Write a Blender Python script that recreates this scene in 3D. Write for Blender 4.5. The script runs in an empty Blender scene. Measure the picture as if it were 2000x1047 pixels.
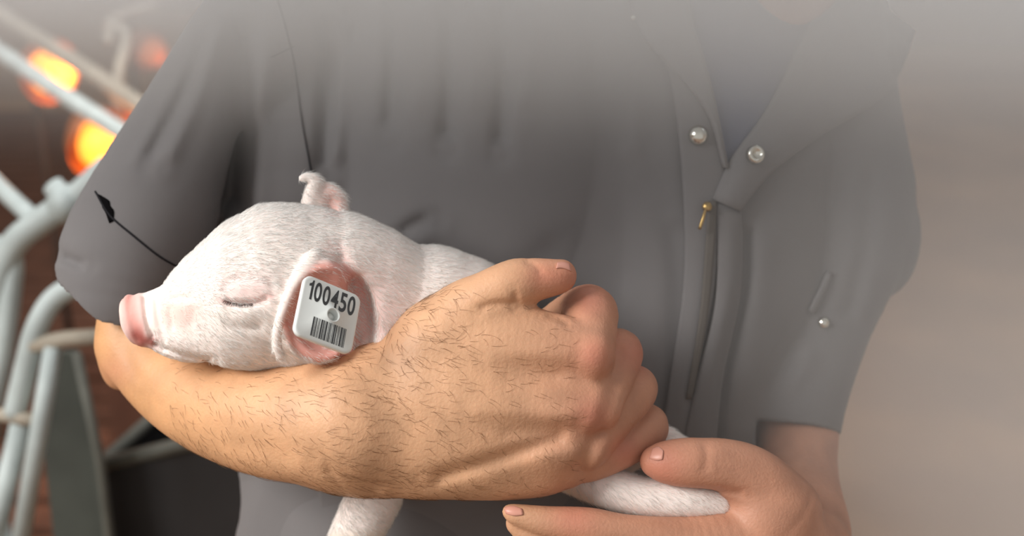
import bpy, bmesh, math, random
import numpy as np
from mathutils import Vector, Matrix
from mathutils.bvhtree import BVHTree

random.seed(7)
RNG = np.random.default_rng(11)
scene = bpy.context.scene
COL = scene.collection

# ------------------------------------------------------------------ camera
K = 0.54 / 2000.0            # metres per pixel at the subject plane
DU = 2300.0                  # subject distance in those units (0.621 m)
TILT = math.radians(20.0)
CAM = np.array([0.0, -0.62, 1.45])
AX_R = np.array([1.0, 0.0, 0.0])
AX_F = np.array([0.0, math.cos(TILT), -math.sin(TILT)])
AX_U = np.array([0.0, math.sin(TILT), math.cos(TILT)])
cam_data = bpy.data.cameras.new('camera')
cam = bpy.data.objects.new('camera', cam_data)
COL.objects.link(cam)
cam.location = CAM
cam.rotation_euler = (math.pi / 2 - TILT, 0, 0)
cam_data.sensor_width = 36.0
cam_data.lens = 36.0 * DU / 2000.0
cam_data.clip_start = 0.02
cam_data.dof.use_dof = True
cam_data.dof.focus_distance = DU * K * 0.985
cam_data.dof.aperture_fstop = 5.0
scene.camera = cam

# ------------------------------------------------------------------ light
world = bpy.data.worlds.new('world')
scene.world = world
world.use_nodes = True
bg = world.node_tree.nodes['Background']
bg.inputs[0].default_value = (1.0, 0.975, 0.95, 1)
bg.inputs[1].default_value = 0.44
scene.cycles.volume_bounces = 1
scene.cycles.max_bounces = 6

def area(name, loc, target, size, size_y, power, color):
    l = bpy.data.lights.new(name, 'AREA')
    l.shape = 'RECTANGLE'
    l.size, l.size_y, l.energy, l.color = size, size_y, power, color
    o = bpy.data.objects.new(name, l)
    COL.objects.link(o)
    o.location = loc
    o.rotation_euler = (Vector(target) - Vector(loc)).to_track_quat('-Z', 'Y').to_euler()
    return o
area('window_daylight', (-2.2, -1.0, 2.7), (-0.05, 0.0, 1.2), 1.4, 1.1, 88, (1.0, 0.98, 0.95))
area('haze_fill_light', (0.6, 0.75, 2.55), (0.5, 0.5, 0.0), 2.4, 0.4, 55, (1.0, 0.98, 0.96))  # added unseen lamp overhead, there to brighten the haze

vs = scene.view_settings
vs.view_transform = 'Standard'
vs.look = 'None'
vs.exposure = 0.25
vs.gamma = 1.0
vs.use_curve_mapping = False

# ------------------------------------------------------------------ coordinates
def to_world(c):
    """points (n,3) in the modelling frame (right, away, up; units of K) -> world metres"""
    c = np.asarray(c, dtype=np.float64)
    return CAM + K * (c[:, 0:1] * AX_R + (DU + c[:, 1:2]) * AX_F + c[:, 2:3] * AX_U)
def to_local(w):
    w = (np.asarray(w, dtype=np.float64) - CAM) / K
    return np.stack([w @ AX_R, w @ AX_F - DU, w @ AX_U], 1)
def pt(px, py, d):
    s = 1 + d / DU
    return np.array([(px - 1000.0) * s, d, (523.5 - py) * s])
def at(px, py, dist):
    """world point on the picture's ray at DIST metres along the view axis"""
    return Vector(to_world(pt(px, py, dist / K - DU)[None])[0])
def pix(c):
    s = 1 + c[:, 1] / DU
    return np.stack([1000 + c[:, 0] / s, 523.5 - c[:, 2] / s], 1)
def dirw(v):
    v = np.asarray(v, dtype=np.float64)
    return Vector(v[0] * AX_R + v[1] * AX_F + v[2] * AX_U)

# ------------------------------------------------------------------ objects
def tag(o, label=None, cat=None, group=None, kind=None):
    if label: o['label'] = label
    if cat: o['category'] = cat
    if group: o['group'] = group
    if kind: o['kind'] = kind
    return o
def empty(name, loc=(0, 0, 0)):
    o = bpy.data.objects.new(name, None)
    o.empty_display_size = 0.05
    o.location = loc
    COL.objects.link(o)
    return o
def link(name, me, material, parent=None, smooth=True):
    if material is not None:
        me.materials.append(material)
    if smooth:
        me.polygons.foreach_set('use_smooth', [True] * len(me.polygons))
    o = bpy.data.objects.new(name, me)
    COL.objects.link(o)
    if parent is not None:
        o.parent = parent
        o.matrix_parent_inverse = Matrix.Translation(-Vector(parent.location)) if parent.type == 'EMPTY' else Matrix()
    return o
def mesh_np(name, v, f, material, parent=None, smooth=True, colors=None):
    me = bpy.data.meshes.new(name)
    v = np.asarray(v, dtype=np.float32); f = np.asarray(f, dtype=np.int32)
    n = f.shape[1]
    me.vertices.add(len(v)); me.vertices.foreach_set('co', v.ravel())
    me.loops.add(f.size); me.loops.foreach_set('vertex_index', f.ravel())
    me.polygons.add(len(f)); me.polygons.foreach_set('loop_start', np.arange(0, f.size, n, dtype=np.int32))
    me.update(calc_edges=True)
    me.validate()
    if colors is not None:
        a = me.attributes.new('col', 'FLOAT_COLOR', 'POINT')
        rgba = np.ones((len(v), 4), dtype=np.float32); rgba[:, :3] = colors
        a.data.foreach_set('color', rgba.ravel())
    return link(name, me, material, parent, smooth)

# ------------------------------------------------------------------ materials
def srgb(r, g, b):
    def f(x):
        x /= 255.0
        return x / 12.92 if x <= 0.04045 else ((x + 0.055) / 1.055) ** 2.4
    return (f(r), f(g), f(b), 1.0)
def mat(name, color=(0.5, 0.5, 0.5, 1), rough=0.6, metal=0.0, noise=0.0, nscale=30.0, bump=0.0, bscale=200.0,
        sss=0.0, sss_r=(1, 0.4, 0.25), sss_scale=0.004, attr=False, spec=0.5, weave=0.0, sheen=0.0, dark=None):
    m = bpy.data.materials.new(name)
    m.use_nodes = True
    nt = m.node_tree; N = nt.nodes; L = nt.links
    b = N['Principled BSDF']
    b.inputs['Roughness'].default_value = rough
    b.inputs['Metallic'].default_value = metal
    b.inputs['Specular IOR Level'].default_value = spec
    if sheen: b.inputs['Sheen Weight'].default_value = sheen
    co = N.new('ShaderNodeTexCoord')
    if attr:
        a = N.new('ShaderNodeAttribute'); a.attribute_name = 'col'; src = a.outputs['Color']
    else:
        r = N.new('ShaderNodeRGB'); r.outputs[0].default_value = color; src = r.outputs[0]
    if noise:
        n = N.new('ShaderNodeTexNoise'); n.inputs['Scale'].default_value = nscale; n.inputs['Detail'].default_value = 5
        L.new(co.outputs['Object'], n.inputs['Vector'])
        mr = N.new('ShaderNodeMapRange')
        mr.inputs[1].default_value, mr.inputs[2].default_value = 0.3, 0.7
        mr.inputs[3].default_value, mr.inputs[4].default_value = 1 - noise, 1 + noise * 0.6
        L.new(n.outputs['Fac'], mr.inputs[0])
        mx = N.new('ShaderNodeMix'); mx.data_type = 'RGBA'; mx.blend_type = 'MULTIPLY'; mx.inputs[0].default_value = 1
        L.new(src, mx.inputs[6]); L.new(mr.outputs[0], mx.inputs[7]); src = mx.outputs[2]
    if dark:
        n = N.new('ShaderNodeTexNoise'); n.inputs['Scale'].default_value = dark[1]; n.inputs['Detail'].default_value = 6
        L.new(co.outputs['Object'], n.inputs['Vector'])
        cr = N.new('ShaderNodeValToRGB')
        cr.color_ramp.elements[0].position = 0.42; cr.color_ramp.elements[1].position = 0.6
        L.new(n.outputs['Fac'], cr.inputs[0])
        mx = N.new('ShaderNodeMix'); mx.data_type = 'RGBA'
        L.new(cr.outputs[0], mx.inputs[0]); L.new(src, mx.inputs[6]); mx.inputs[7].default_value = dark[0]; src = mx.outputs[2]
    L.new(src, b.inputs['Base Color'])
    if sss:
        b.inputs['Subsurface Weight'].default_value = sss
        b.inputs['Subsurface Radius'].default_value = sss_r
        b.inputs['Subsurface Scale'].default_value = sss_scale
    if bump or weave:
        bp = N.new('ShaderNodeBump'); bp.inputs['Strength'].default_value = bump or weave
        bp.inputs['Distance'].default_value = 0.0006
        if weave:
            w1 = N.new('ShaderNodeTexWave'); w1.inputs['Scale'].default_value = bscale; w1.inputs['Distortion'].default_value = 1.0
            mp = N.new('ShaderNodeMapping'); mp.inputs['Rotation'].default_value = (0.3, 0.5, 0.8)
            L.new(co.outputs['Object'], mp.inputs[0]); L.new(mp.outputs[0], w1.inputs['Vector'])
            L.new(w1.outputs['Fac'], bp.inputs['Height'])
        else:
            n2 = N.new('ShaderNodeTexNoise'); n2.inputs['Scale'].default_value = bscale; n2.inputs['Detail'].default_value = 4
            L.new(co.outputs['Object'], n2.inputs['Vector']); L.new(n2.outputs['Fac'], bp.inputs['Height'])
        L.new(bp.outputs[0], b.inputs['Normal'])
    return m
def glow(name, color, strength):
    m = bpy.data.materials.new(name); m.use_nodes = True
    b = m.node_tree.nodes['Principled BSDF']
    b.inputs['Base Color'].default_value = color
    b.inputs['Emission Color'].default_value = color
    b.inputs['Emission Strength'].default_value = strength
    return m

M = {}
M['skin'] = mat('skin', rough=0.5, noise=0.16, nscale=48, bump=0.5, bscale=620, sss=0.12, sss_scale=0.004, attr=True, spec=0.35)
M['pig'] = mat('piglet_skin', rough=0.6, noise=0.05, nscale=70, bump=0.2, bscale=600, sss=0.15, sss_r=(1, 0.55, 0.45), sss_scale=0.004, attr=True, spec=0.25)
M['fur'] = mat('white_fur', srgb(253, 251, 247), rough=0.5, spec=0.3)
M['armhair'] = mat('brown_hair', srgb(126, 88, 54), rough=0.45)
M['lash'] = mat('lash', srgb(60, 45, 42), rough=0.5)
M['cloth'] = mat('coverall_cloth', srgb(112, 109, 109), rough=0.92, noise=0.07, nscale=14, weave=0.12, bscale=900, spec=0.15, sheen=0.1)
M['tee'] = mat('undershirt_cloth', srgb(88, 92, 108), rough=0.95, noise=0.05, nscale=25, spec=0.1)
M['thread'] = mat('dark_thread', srgb(38, 37, 40), rough=0.9, spec=0.1)
M['chrome'] = mat('snap_metal', srgb(215, 212, 200), rough=0.14, metal=1.0)
M['brass'] = mat('zipper_brass', srgb(176, 146, 92), rough=0.35, metal=1.0)
M['tag'] = mat('tag_plastic', srgb(226, 230, 227), rough=0.42, noise=0.03, nscale=60, spec=0.4)
M['gap'] = mat('dark_gap', srgb(16, 15, 16), rough=1.0, spec=0.0)
M['print'] = mat('tag_print', srgb(66, 68, 70), rough=0.7, noise=0.15, nscale=500)
M['hole'] = mat('hole_shadow', srgb(120, 122, 122), rough=0.6)
M['nail'] = mat('nail', srgb(206, 148, 130), rough=0.36, spec=0.35)
M['galv'] = mat('galvanised_pipe', srgb(188, 198, 196), rough=0.5, metal=0.0, noise=0.2, nscale=18, bump=0.2, bscale=90)
M['galv_dull'] = mat('dull_pipe', srgb(168, 158, 142), rough=0.6, metal=0.0, noise=0.25, nscale=16)
M['floor'] = mat('stained_concrete', srgb(152, 118, 86), rough=0.85, noise=0.2, nscale=2.2, dark=(srgb(124, 94, 68), 1.3), bump=0.4, bscale=40)
M['wallm'] = mat('barn_wall', srgb(150, 120, 92), rough=0.9, noise=0.15, nscale=1.5)
M['panel'] = mat('green_grey_sheet', srgb(72, 76, 70), rough=0.7, noise=0.3, nscale=9)
M['bin'] = mat('black_plastic', srgb(44, 43, 44), rough=0.65, noise=0.2, nscale=8)
M['rim'] = mat('worn_rim', srgb(98, 98, 90), rough=0.7, noise=0.3, nscale=20)
M['board'] = mat('brown_board', srgb(92, 58, 42), rough=0.8, noise=0.3, nscale=6)
M['slatm'] = mat('slat_plastic', srgb(92, 60, 44), rough=0.8, noise=0.3, nscale=10)
M['lamp_spill'] = mat('spill_reflector', srgb(150, 84, 40), rough=0.5, noise=0.2, nscale=30)  # orange-brown base colour carries the heat lamp's orange spill
M['socket'] = mat('socket', srgb(60, 50, 44), rough=0.6)
M['boot'] = mat('rubber_boot', srgb(36, 40, 36), rough=0.5)
M['hairm'] = mat('head_hair', srgb(60, 48, 40), rough=0.7)
M['dimbulb'] = glow('dim_bulb', (0.8, 0.22, 0.06, 1), 0.12)
M['bulb'] = glow('infrared_bulb', (1.0, 0.38, 0.04, 1), 1.3)

# ------------------------------------------------------------------ implicit-surface modeller
def smin(a, b, k):
    if k <= 0: return np.minimum(a, b)
    h = np.clip(0.5 + 0.5 * (b - a) / k, 0, 1)
    return b + (a - b) * h - k * h * (1 - h)
def spline(P, n):
    P = np.asarray(P, dtype=np.float64)
    if len(P) < 3 or n <= 1: return P
    out = []
    Q = np.vstack([2 * P[0] - P[1], P, 2 * P[-1] - P[-2]])
    for i in range(1, len(Q) - 2):
        p0, p1, p2, p3 = Q[i - 1], Q[i], Q[i + 1], Q[i + 2]
        for j in range(n):
            t = j / n
            out.append(0.5 * (2 * p1 + (p2 - p0) * t + (2 * p0 - 5 * p1 + 4 * p2 - p3) * t * t + (3 * p1 - p0 - 3 * p2 + p3) * t ** 3))
    out.append(P[-1])
    return np.array(out)

class Vol:
    def __init__(self, h):
        self.h, self.ops = h, []
        self.lo = np.full(3, 1e9); self.hi = np.full(3, -1e9)
    def _grow(self, lo, hi):
        self.lo = np.minimum(self.lo, lo); self.hi = np.maximum(self.hi, hi)
    def chain(self, pts, k=12, sub=False, n=3, flat=None):
        """pts (px, py, depth, radius in px); flat = (axis, factor)"""
        c = spline(pts, n)
        q = np.array([np.append(pt(*p[:3]), p[3] * (1 + p[2] / DU)) for p in c])
        R = q[:, 3].max() * (max(1.0, flat[1]) if flat else 1)
        if not sub: self._grow((q[:, :3] - R).min(0), (q[:, :3] + R).max(0))
        self.ops.append(('chain', q, k, sub, flat)); return self
    def ell(self, c, r, ang=0.0, yaw=0.0, k=12, sub=False):
        """ellipsoid at (px, py, depth); radii px (across, depth, up); ang = turn in the picture plane, yaw about the vertical"""
        s = 1 + c[2] / DU
        p = pt(*c); r = np.array(r, dtype=np.float64) * s
        a, y = math.radians(ang), math.radians(yaw)
        A = np.array([[math.cos(a), 0, math.sin(a)], [0, 1, 0], [-math.sin(a), 0, math.cos(a)]])
        Y = np.array([[math.cos(y), math.sin(y), 0], [-math.sin(y), math.cos(y), 0], [0, 0, 1]])
        if not sub: self._grow(p - r.max(), p + r.max())
        self.ops.append(('ell', p, r, Y @ A, k, sub)); return self
    def emb(self, pts, sig, amt, dlim=(-1e9, 1e9), n=4):
        """ridge (amt > 0) or groove along a curve, felt by the surface between the two depths"""
        self.ops.append(('emb', spline(pts, n), sig, amt, dlim)); return self
    def cut(self, c, nrm, k=4):
        self.ops.append(('cut', np.asarray(c, float), np.asarray(nrm, float), k)); return self
    def blk(self, lo, hi):
        i0 = np.clip(np.floor((lo - self.o) / self.h).astype(int), 0, self.n - 1)
        i1 = np.clip(np.ceil((hi - self.o) / self.h).astype(int) + 1, 1, self.n)
        if np.any(i1 <= i0): return None
        sl = tuple(slice(a, b) for a, b in zip(i0, i1))
        ax = [(self.o[j] + self.h * np.arange(i0[j], i1[j])).astype(np.float32) for j in range(3)]
        return sl, ax[0][:, None, None], ax[1][None, :, None], ax[2][None, None, :]
    def build(self, smooth=2):
        h = self.h
        self.o = self.lo - 4 * h
        self.n = np.ceil((self.hi - self.lo) / h).astype(int) + 9
        F = np.full(tuple(self.n), 80.0, dtype=np.float32)
        for op in self.ops:
            if op[0] == 'chain':
                _, q, k, sub, flat = op
                q = q.astype(np.float32)
                R = q[:, 3].max() * (max(1.0, flat[1]) if flat else 1)
                m = k + 4 * h
                b = self.blk((q[:, :3]).min(0) - R - m, q[:, :3].max(0) + R + m)
                if b is None: continue
                T = np.full(F[b[0]].shape, 80.0, dtype=np.float32)
                o0 = np.array([s.start for s in b[0]])
                for i in range(len(q) - 1):
                    a, e = q[i], q[i + 1]
                    rr = max(a[3], e[3]) * (max(1.0, flat[1]) if flat else 1) + m
                    bb = self.blk(np.minimum(a[:3], e[:3]) - rr, np.maximum(a[:3], e[:3]) + rr)
                    if bb is None: continue
                    sl = tuple(slice(s.start - o, s.stop - o) for s, o in zip(bb[0], o0))
                    v = e[:3] - a[:3]; L2 = max(float(v @ v), 1e-6)
                    x, y, z = bb[1] - a[0], bb[2] - a[1], bb[3] - a[2]
                    t = np.clip((x * v[0] + y * v[1] + z * v[2]) / L2, 0, 1)
                    x = x - t * v[0]; y = y - t * v[1]; z = z - t * v[2]
                    if flat:
                        nx = np.asarray(flat[0], dtype=np.float32); nx = nx / np.linalg.norm(nx)
                        g = (1 / flat[1] - 1) * (x * nx[0] + y * nx[1] + z * nx[2])
                        x = x + g * nx[0]; y = y + g * nx[1]; z = z + g * nx[2]
                    D = np.sqrt(x * x + y * y + z * z) - (a[3] + t * (e[3] - a[3]))
                    T[sl] = np.minimum(T[sl], D)
                blkF = F[b[0]]
                F[b[0]] = -smin(-blkF, T, k) if sub else smin(blkF, T, k)
            elif op[0] == 'ell':
                _, p, r, A, k, sub = op
                R = r.max() + k + 4 * h
                b = self.blk(p - R, p + R)
                if b is None: continue
                x, y, z = b[1] - np.float32(p[0]), b[2] - np.float32(p[1]), b[3] - np.float32(p[2])
                A = A.astype(np.float32)
                u = [A[j, 0] * x + A[j, 1] * y + A[j, 2] * z for j in range(3)]
                k0 = np.sqrt(sum((u[j] / np.float32(r[j])) ** 2 for j in range(3)))
                k1 = np.sqrt(sum((u[j] / np.float32(r[j] ** 2)) ** 2 for j in range(3)))
                D = k0 * (k0 - 1) / np.maximum(k1, 1e-6)
                blkF = F[b[0]]
                F[b[0]] = -smin(-blkF, D, k) if sub else smin(blkF, D, k)
            elif op[0] == 'emb':
                _, P, sig, amt, dl = op
                # walk the picture plane: bounding box over depth range
                d0 = max(dl[0], self.o[1]); d1 = min(dl[1], self.o[1] + h * self.n[1])
                if d1 <= d0: continue
                cs = np.array([pt(p[0], p[1], d) for p in P for d in (d0, d1)])
                b = self.blk(cs.min(0) - 3.2 * sig, cs.max(0) + 3.2 * sig)
                if b is None: continue
                s = 1 + b[2] / np.float32(DU)
                X = 1000 + b[1] / s + 0 * b[3]; Y = 523.5 - b[3] / s + 0 * b[1]
                best = np.full(X.shape, 1e9, dtype=np.float32)
                for i in range(len(P) - 1):
                    a, e = P[i], P[i + 1]
                    v = e - a; L2 = max(float(v @ v), 1e-6)
                    t = np.clip(((X - a[0]) * v[0] + (Y - a[1]) * v[1]) / L2, 0, 1)
                    best = np.minimum(best, (X - a[0] - t * v[0]) ** 2 + (Y - a[1] - t * v[1]) ** 2)
                # fade along the two ends
                e0 = (X - P[0][0]) ** 2 + (Y - P[0][1]) ** 2; e1 = (X - P[-1][0]) ** 2 + (Y - P[-1][1]) ** 2
                fade = np.clip(np.sqrt(np.minimum(e0, e1)) / (2.5 * sig), 0.25, 1)
                w = np.exp(-best / (2 * sig * sig)) * fade
                F[b[0]] -= (amt * w).astype(np.float32)
            elif op[0] == 'cut':
                _, c, nrm, k = op
                b = self.blk(self.o, self.o + h * self.n)
                D = (b[1] - np.float32(c[0])) * np.float32(nrm[0]) + (b[2] - np.float32(c[1])) * np.float32(nrm[1]) + (b[3] - np.float32(c[2])) * np.float32(nrm[2])
                F = -smin(-F, -D, k)
        self.F = F
        return surface_nets(F, self.o, h, smooth)

def surface_nets(F, o, h, smooth):
    S = F < 0
    n = np.array(F.shape)
    c = S[:-1, :-1, :-1].astype(np.int8)
    tot = np.zeros(tuple(n - 1), dtype=np.int8)
    for i in (0, 1):
        for j in (0, 1):
            for k in (0, 1):
                tot += S[i:n[0] - 1 + i, j:n[1] - 1 + j, k:n[2] - 1 + k]
    act = (tot > 0) & (tot < 8)
    idx = np.argwhere(act)
    ids = np.full(tuple(n - 1), -1, dtype=np.int32)
    ids[act] = np.arange(len(idx), dtype=np.int32)
    cor = {}
    for i in (0, 1):
        for j in (0, 1):
            for k in (0, 1):
                cor[(i, j, k)] = F[idx[:, 0] + i, idx[:, 1] + j, idx[:, 2] + k]
    acc = np.zeros((len(idx), 3)); cnt = np.zeros(len(idx))
    for a in cor:
        for ax in range(3):
            if a[ax] == 0:
                e = list(a); e[ax] = 1; e = tuple(e)
                fa, fe = cor[a], cor[e]
                m = (fa < 0) != (fe < 0)
                t = fa[m] / (fa[m] - fe[m])
                p = np.tile(np.array(a, dtype=float), (m.sum(), 1)); p[:, ax] += t
                acc[m] += p; cnt[m] += 1
    V = (idx + acc / cnt[:, None]) * h + o
    quads = []
    for ax in range(3):
        A = [slice(None)] * 3; B = [slice(None)] * 3
        A[ax] = slice(0, -1); B[ax] = slice(1, None)
        d = S[tuple(A)] != S[tuple(B)]
        e = np.argwhere(d)
        u, v = (ax + 1) % 3, (ax + 2) % 3
        ok = (e[:, u] > 0) & (e[:, v] > 0) & (e[:, u] < n[u] - 1) & (e[:, v] < n[v] - 1)
        e = e[ok]
        ins = S[tuple(e.T)]
        def g(du, dv):
            q = e.copy(); q[:, u] -= du; q[:, v] -= dv
            return ids[tuple(q.T)]
        Q = np.stack([g(1, 1), g(0, 1), g(0, 0), g(1, 0)], 1)
        Q[~ins] = Q[~ins][:, ::-1]
        quads.append(Q)
    Q = np.vstack(quads)
    Q = Q[(Q >= 0).all(1)]
    E = np.vstack([Q[:, [0, 1]], Q[:, [1, 2]], Q[:, [2, 3]], Q[:, [3, 0]]])
    deg = np.bincount(E.ravel(), minlength=len(V)).astype(float)[:, None]
    for lam in [0.5, -0.52] * smooth:
        s = np.zeros_like(V)
        for j in range(3):
            s[:, j] = np.bincount(E[:, 0], V[E[:, 1], j], len(V)) + np.bincount(E[:, 1], V[E[:, 0], j], len(V))
        V = V + lam * (s / np.maximum(deg, 1) - V)
    return V, Q

def mask_line(P2, pts, sig):
    """soft 0..1 mask of picture-plane points near a polyline"""
    pts = np.asarray(pts, float)
    best = np.full(len(P2), 1e18)
    if len(pts) == 1: best = ((P2 - pts[0]) ** 2).sum(1)
    for a, e in zip(pts[:-1], pts[1:]):
        v = e - a
        t = np.clip(((P2 - a) @ v) / max(v @ v, 1e-6), 0, 1)
        best = np.minimum(best, ((P2 - a - t[:, None] * v) ** 2).sum(1))
    return np.exp(-best / (2 * sig * sig))
def mixc(c, rgb, w):
    return c + (np.array(rgb[:3]) - c) * w[:, None]
def bvh(V, Q):
    return BVHTree.FromPolygons([tuple(p) for p in V], [tuple(q) for q in Q])
def front(tree, px, py, lift=0.0, d0=-900.0):
    """surface point seen at the pixel, lifted towards the viewer"""
    a = pt(px, py, d0); e = pt(px, py, 2500)
    v = Vector(e - a).normalized()
    hit = tree.ray_cast(Vector(a), v)
    if hit[0] is None: return None
    return np.array(hit[0] - v * lift)

def tube(name, pts, r, material, parent=None, seg=10, n=6, taper=None, world_pts=False):
    """round bar along a smooth curve (world points)"""
    P = spline(np.array([tuple(p) for p in pts]), n)
    rad = np.full(len(P), r) if taper is None else r * np.interp(np.linspace(0, 1, len(P)), np.linspace(0, 1, len(taper)), taper)
    T = np.gradient(P, axis=0); T /= np.linalg.norm(T, axis=1)[:, None]
    up = np.array([0, 0, 1.0]) if abs(T[0][2]) < 0.9 else np.array([1.0, 0, 0])
    N0 = np.cross(T[0], up); N0 /= np.linalg.norm(N0)
    V = []
    for i in range(len(P)):
        N0 = N0 - T[i] * (N0 @ T[i]); N0 /= np.linalg.norm(N0)
        B = np.cross(T[i], N0)
        for j in range(seg):
            a = 2 * math.pi * j / seg
            V.append(P[i] + rad[i] * (math.cos(a) * N0 + math.sin(a) * B))
    F = []
    for i in range(len(P) - 1):
        for j in range(seg):
            F.append((i * seg + j, i * seg + (j + 1) % seg, (i + 1) * seg + (j + 1) % seg, (i + 1) * seg + j))
    me = bpy.data.meshes.new(name)
    caps = [tuple(range(seg))[::-1], tuple((len(P) - 1) * seg + j for j in range(seg))]
    me.from_pydata([tuple(v) for v in V], [], F + caps)
    return link(name, me, material, parent)
def strip(tree, A, B, lift, nu=24, nv=10, thick=6.0, bow=0.0):
    """cloth strip between two picture-plane curves, lying on the surface TREE; returns local verts, quads"""
    A = spline(np.array(A, float), 8); B = spline(np.array(B, float), 8)
    def rs(P, n):
        s = np.r_[0, np.cumsum(np.linalg.norm(np.diff(P, axis=0), axis=1))]
        return np.stack([np.interp(np.linspace(0, s[-1], n), s, P[:, j]) for j in range(P.shape[1])], 1)
    A = rs(A, nu); B = rs(B, nu)
    V = np.zeros((nu, nv, 3)); last = None
    for i in range(nu):
        for j in range(nv):
            t = j / (nv - 1)
            p = A[i] * (1 - t) + B[i] * t
            l = lift(i / (nu - 1), t) if callable(lift) else lift
            hit = front(tree, p[0], p[1], l + bow * math.sin(math.pi * t))
            if hit is None: hit = pt(p[0], p[1], (last[1] if last is not None else 450))
            V[i, j] = hit; last = hit
    back = V.copy(); back[:, :, 1] += thick
    VV = np.vstack([V.reshape(-1, 3), back.reshape(-1, 3)])
    m = nu * nv; F = []
    I = lambda i, j: i * nv + j
    for i in range(nu - 1):
        for j in range(nv - 1):
            q = (I(i, j), I(i, j + 1), I(i + 1, j + 1), I(i + 1, j))
            F.append(q); F.append(tuple(x + m for x in q[::-1]))
    for i in range(nu - 1):
        F.append((I(i, 0), I(i + 1, 0), I(i + 1, 0) + m, I(i, 0) + m))
        F.append((I(i + 1, nv - 1), I(i, nv - 1), I(i, nv - 1) + m, I(i + 1, nv - 1) + m))
    for j in range(nv - 1):
        F.append((I(0, j + 1), I(0, j), I(0, j) + m, I(0, j + 1) + m))
        F.append((I(nu - 1, j), I(nu - 1, j + 1), I(nu - 1, j + 1) + m, I(nu - 1, j) + m))
    return VV, np.array(F)
def strands(name, roots, dirs, nrm, length, r0, bend, material, parent, segs=3):
    """fine hairs, each a tapering three-sided needle"""
    n = len(roots)
    length = np.asarray(length)[:, None]
    side = np.cross(dirs, nrm); side /= np.maximum(np.linalg.norm(side, axis=1), 1e-6)[:, None]
    V = np.zeros((n, segs * 3 + 1, 3))
    for i in range(segs):
        t = i / segs
        c = roots + dirs * length * t + bend * length * t * t
        r = r0 * (1 - 0.6 * t)
        for j in range(3):
            a = 2 * math.pi * j / 3
            V[:, i * 3 + j] = c + r * (math.cos(a) * side + math.sin(a) * nrm)
    V[:, -1] = roots + dirs * length + bend * length
    f = []
    for i in range(segs - 1):
        for j in range(3):
            a, b = i * 3 + j, i * 3 + (j + 1) % 3
            f += [(a, b, b + 3), (a, b + 3, a + 3)]
    l = (segs - 1) * 3
    for j in range(3): f.append((l + j, l + (j + 1) % 3, segs * 3))
    f = np.array(f)
    Fa = (np.arange(n)[:, None, None] * (segs * 3 + 1) + f[None]).reshape(-1, 3)
    return mesh_np(name, to_world(V.reshape(-1, 3)), Fa, material, parent)
def scatter(V, Q, n):
    """random surface points: positions, normals"""
    a, b, c, d = (V[Q[:, j]] for j in range(4))
    nn = np.cross(c - a, d - b)
    ar = np.linalg.norm(nn, axis=1)
    i = RNG.choice(len(Q), n, p=ar / ar.sum())
    u, w = RNG.random((n, 1)), RNG.random((n, 1))
    p = (a[i] * (1 - u) + b[i] * u) * (1 - w) + (d[i] * (1 - u) + c[i] * u) * w
    m = nn[i] / np.maximum(ar[i], 1e-9)[:, None]
    return p, m

# ================================================================== the barn
def box(name, lo, hi, material, parent=None):
    x0, y0, z0 = lo; x1, y1, z1 = hi
    v = [(x, y, z) for z in (z0, z1) for y in (y0, y1) for x in (x0, x1)]
    f = [(0, 2, 3, 1), (4, 5, 7, 6), (0, 1, 5, 4), (2, 6, 7, 3), (0, 4, 6, 2), (1, 3, 7, 5)]
    me = bpy.data.meshes.new(name); me.from_pydata(v, [], f)
    return link(name, me, material, parent, smooth=False)
tag(box('floor', (-4.5, -3.0, -0.1), (3.6, 7.2, 0.0), M['floor']), 'stained brown concrete barn floor', 'floor', kind='structure')
tag(box('wall_back', (-4.5, 7.2, -0.1), (3.6, 7.4, 3.4), M['wallm']), 'tan barn wall far behind the person', 'wall', kind='structure')
tag(box('wall_left', (-4.7, -3.0, -0.1), (-4.5, 7.4, 3.4), M['wallm']), 'tan barn wall beyond the crates', 'wall', kind='structure')
tag(box('wall_right', (3.6, -3.0, -0.1), (3.8, 7.4, 3.4), M['wallm']), 'tan barn wall beside the alley', 'wall', kind='structure')

# ================================================================== the person
person = empty('person', (0.1, 0.28, 0.0))
tag(person, 'person in grey coveralls cradling a white piglet in bare forearms', 'person')

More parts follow.
